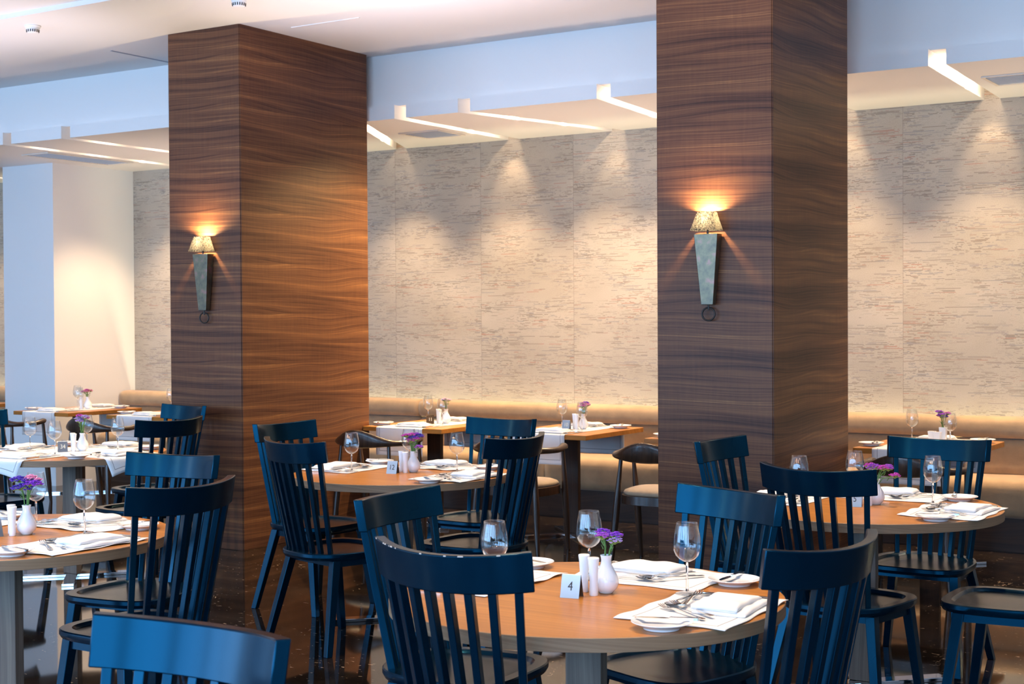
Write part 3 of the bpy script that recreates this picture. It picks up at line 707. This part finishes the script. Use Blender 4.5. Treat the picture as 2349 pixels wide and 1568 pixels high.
# ---------------------------------------------------------------- place settings
ZT = .7402
def setting(cx, cy, rot, tn, sn, var, mat=True, zoff=.0, glass=True, plate=True, simple=False, k=0):
    """frame: +y points to the table centre, +x to the diner's right; origin at the mat centre"""
    a = radians(rot); z = ZT+zoff; ca, sa = cos(a), sin(a); rnd = random.Random(var*13+5)
    def W_(x, y): return (cx+x*ca-y*sa, cy+x*sa+y*ca)
    def put(pr, x, y, dz, r, label, cat, grp):
        X, Y = W_(x, y); return pr.put((X, Y, z+dz), a+radians(r), label, cat, grp)
    on = ', %s setting, %s' % (sn, tn)
    j = lambda s_: rnd.uniform(-s_, s_)
    if mat: put(MATS[var % 3], 0, 0, .0002, j(1.5), 'white placemat'+on, 'placemat', 'white placemats on the round tables'); z += .0028
    put(NAPS[var % 3], (.045+j(.008)), -.054+j(.006), .0006, j(5), 'folded white napkin'+on, 'napkin', 'folded white napkins')
    if plate:
        put(PL, -.262, -.005, -.0026 if mat else 0.0, 0, 'white side plate'+on, 'plate', 'white side plates')
        put(BK, -.262+.012+j(.02), -.010, .0155 if mat else .0181, j(24), 'steel butter knife on the side plate'+on, 'butter knife', 'butter knives on the side plates')
    def cut(pr, hx, hy, tx, ty, dz, label, cat, grp):  # handle end -> tip
        ang = math.degrees(math.atan2(-(tx-hx), ty-hy)); put(pr, (hx+tx)/2, (hy+ty)/2, dz, ang, label, cat, grp)
    cut(FK, -.145, -.065+j(.01), -.035+j(.01), .115, .001, 'steel fork nearest the plate'+on, 'fork', 'steel forks')
    cut(FK, -.105, -.085+j(.01), .0+j(.01), .095, .0042, 'steel fork beside the napkin'+on, 'fork', 'steel forks')
    cut(SP, .145, .092+j(.008), -.045, .082, .0015, 'steel spoon above the napkin'+on, 'spoon', 'steel spoons')
    cut(FK, -.03, .052+j(.006), .155, .084, .0068, 'steel fork above the napkin'+on, 'fork', 'steel forks')
    cut(KN, .178, -.125, .170+j(.008), .085, .001, 'steel knife right of the napkin'+on, 'knife', 'steel table knives')
    cut(KN, .197, -.120, .192+j(.008), .088, .001, 'steel knife nearest the mat edge'+on, 'knife', 'steel table knives')
    if glass: put(GL, .168 if sn == 'right hand' else .145, .128, -.0001 if mat else 0, j(20), 'clear wine glass'+on, 'wine glass', 'wine glasses')
RT = {'T4': 'nearest round table', 'T12': 'round table before far pillar', 'T5': 'rightmost round table', 'T34': 'cloth covered round table', 'T1': 'left edge round table'}
FL = {'T4': (11, ['violet', 'violet', 'purple', 'lilac'], 5, .062, .046, (.25, .1), 0, .085, .95), 'T12': (5, ['magenta', 'purple', 'magenta', 'indigo', 'magenta'], 12, .085, .042, (0, 0), 1), 'T5': (8, ['purple', 'magenta', 'purple'], 8, .065, .068, (.5, -.1), 1),
      'T34': (21, ['lilac', 'magenta', 'lilac', 'lilac'], 9, .105, .026, (0, 0), 0), 'T1': (31, ['violet', 'indigo', 'violet', 'pink', 'indigo'], 7, .100, .040, (0, 0), 0, .085, 1.35)}
FW = {'T4': 'small purple statice', 'T12': 'dense magenta statice', 'T5': 'drooping purple statice', 'T34': 'tall lilac statice', 'T1': 'violet and indigo statice'}
NW = {'T4': 'four', 'T12': 'twelve', 'T5': 'five', 'T34': 'thirty four', 'T1': ''}
NB = {'T4': '4', 'T12': '12', 'T5': '5', 'T34': '34', 'T1': ''}
for i, (k, (tx, ty)) in enumerate(TABLES.items()):
    on = ' on '+RT[k]; cl = k == 'T34'; zo = .0036 if cl else 0
    setting(tx+.375, ty-.03, 90, RT[k], 'right hand', i*4, mat=not cl, zoff=zo)
    setting(tx+.035, ty+.345, 180, RT[k], 'far', i*4+1, mat=not cl, zoff=zo)
    setting(tx-.365, ty+.04, -90, RT[k], 'left hand', i*4+2, mat=not cl, zoff=zo)
    if cl: setting(tx-.02, ty-.355, 0, RT[k], 'near', i*4+3, mat=not cl, zoff=zo)
    z = ZT+zo
    VA.put((tx+.035, ty+.055, z), 0, 'white china bud vase'+on, 'vase', 'white bud vases')
    SA.put((tx-.025, ty+.035, z), 0, 'white flared shaker behind its twin'+on, 'salt shaker', 'white salt and pepper shakers')
    PE.put((tx+.025, ty-.000, z), 0, 'white flared shaker nearest the number tent'+on, 'pepper shaker', 'white salt and pepper shakers')
    f = flowers(*FL[k]); f.location = (tx+.035, ty+.055, z); tag(f, FW[k]+' flowers in the vase'+on, 'flowers')
    n = number(NB[k], dark=(k == 'T34'), face=None); n.location = (tx-.018, ty-.048, z); n.rotation_euler = (0, 0, {'T4': .18, 'T12': .22, 'T5': .25, 'T34': .95, 'T1': 1.35}[k])
    tag(n, ('steel tent card with number %s' % NW[k] if NB[k] else 'steel number tent seen edge on')+on, 'table number')
# ---------------------------------------------------------------- runners
def drape_round(cx, cy, R, along, name, label, z0, hl=.63, hw=.205):
    v = []; uv = []; f = []; nx, ny = 18, 72
    for j in range(ny+1):
        for i in range(nx+1):
            a = -hw+2*hw*i/nx; b_ = -hl+2*hl*j/ny; x, y = (b_, a) if along == 'x' else (a, b_)
            r = sqrt(x*x+y*y); th = math.atan2(y, x); over = r-(R+.001)
            if over <= 0: X, Y, Z = x, y, z0
            else:
                q = min(over, .012); rr = R+.001+.006*sin(q/.012*pi/2)+max(0, over-.012)*.13+.004*sin(th*14)*max(0, over-.02)*8
                Z = z0-.008*(1-cos(q/.012*pi/2))-max(0, over-.012)*.985; X, Y = rr*cos(th), rr*sin(th)
            v.append((X, Y, Z)); uv.append((a, b_))
    for j in range(ny):
        for i in range(nx): q = j*(nx+1)+i; f.append((q, q+1, q+nx+2, q+nx+1))
    mb = MB(); mb.add(v, f); o = mb.build(name, M['runner'], uv=uv, smooth='all', solid=.0012); o.location = (cx, cy, 0); tag(o, label, 'table runner')
drape_round(*TABLES['T34'], .552, 'x', 'table_runner', 'white runner hanging over the right side of round table 34', ZT+.0002)
drape_round(*TABLES['T34'], .552, 'y', 'table_runner', 'white runner hanging over the near side of round table 34', ZT+.0019)
def drape_sq(hy=.42, drop=.20, hw=.205):
    v = []; uv = []; f = []; nx = 12; L = hy+drop; ny = 90
    for j in range(ny+1):
        for i in range(nx+1):
            x = -hw+2*hw*i/nx; s_ = -.63+1.26*j/ny; b_ = abs(s_); sg = 1 if s_ > 0 else -1; over = b_-hy-.001
            if over <= 0: Y, Z = b_, .0004+.0008*(1+sin(x*20+s_*14))*.5
            else:
                q = min(over, .014); Y = hy+.003+.006*sin(q/.014*pi/2)+.003*sin(x*24)*min(1, max(0, over-.02)*10); Z = -.008*(1-cos(q/.014*pi/2))-max(0, over-.014)
            v.append((x, sg*Y, Z)); uv.append((x, s_))
    for j in range(ny):
        for i in range(nx): q = j*(nx+1)+i; f.append((q, q+1, q+nx+2, q+nx+1))
    mb = MB(); mb.add(v, f); return Proto(mb.build('table_runner', M['runner'], uv=uv, smooth='all', solid=.0012))
RN = drape_sq()
SQFL = {'11': (41, ['pale', 'lilac', 'pale'], 5, .095, .030, (.25, 0), 0), '10': (42, ['pink', 'magenta', 'violet'], 9, .075, .036, (.1, 0), 0), '9': (43, ['pink', 'purple', 'lilac'], 7, .085, .030, (0, 0), 0, .08), 'pillar': (44, ['pink', 'pink', 'magenta'], 9, .060, .036, (0, 0), 0), 'right': (45, ['violet', 'magenta', 'indigo', 'purple'], 8, .095, .026, (0, 0), 0, .08)}
SFW = {'11': 'pale pink statice', '10': 'mixed pink and violet statice', '9': 'pink and purple statice', 'pillar': 'pink statice', 'right': 'tall violet statice'}
for i, (k, x) in enumerate(SQ.items()):
    if k == 'edge': continue
    tn = SQT[k]; on = ' on '+tn
    RN.put((x-.015, SQY, ZT+.0003), 0, 'white runner with dark border line'+on, 'table runner', 'white runners on the bench tables')
    setting(x-.015, SQY-.26, 0, tn, 'chair side', 30+i*2, mat=False, zoff=.0032, glass=False)
    setting(x-.015, SQY+.26, 180, tn, 'bench side', 31+i*2, mat=False, zoff=.0032, glass=False)
    z = ZT+.0034
    GL.put((x+.155, SQY-.125, z), 0, 'clear wine glass at the chair side'+on, 'wine glass', 'wine glasses')
    GL.put((x-.145, SQY+.115, z), 0, 'clear wine glass at the bench side'+on, 'wine glass', 'wine glasses')
    if k == 'hidden': continue
    s4, p4, v4 = (SQS, SQP, SQV) if k in ('9', 'right') else (SA, PE, VA)
    dx = .02; vn = 'square white vase' if k in ('9', 'right') else 'white china bud vase'
    v4.put((x+dx+.045, SQY+.05, z), 0, vn+on, 'vase', 'white bud vases')
    s4.put((x+dx-.02, SQY+.04, z), 0, 'white shaker left of the vase'+on, 'salt shaker', 'white salt and pepper shakers')
    p4.put((x+dx+.025, SQY-.005, z), 0, 'white shaker in front of the vase'+on, 'pepper shaker', 'white salt and pepper shakers')
    f = flowers(*SQFL[k]); f.location = (x+dx+.045, SQY+.05, z); tag(f, SFW[k]+' in the vase'+on, 'flowers')
    nb = {'9': '9', '11': '11', '10': '10'}.get(k, '')
    if nb:
        n = number(nb, dark=(k != '9'), face='bronze_tag' if k == '11' else None); n.location = (x-.03, SQY-.02, z); n.rotation_euler = (0, 0, {'11': .75, '10': .2, '9': .3}[k])
        tag(n, {'11': 'dark bronze tent card with number eleven', '10': 'steel tent card with number ten', '9': 'steel tent card with number nine'}[k]+on, 'table number')
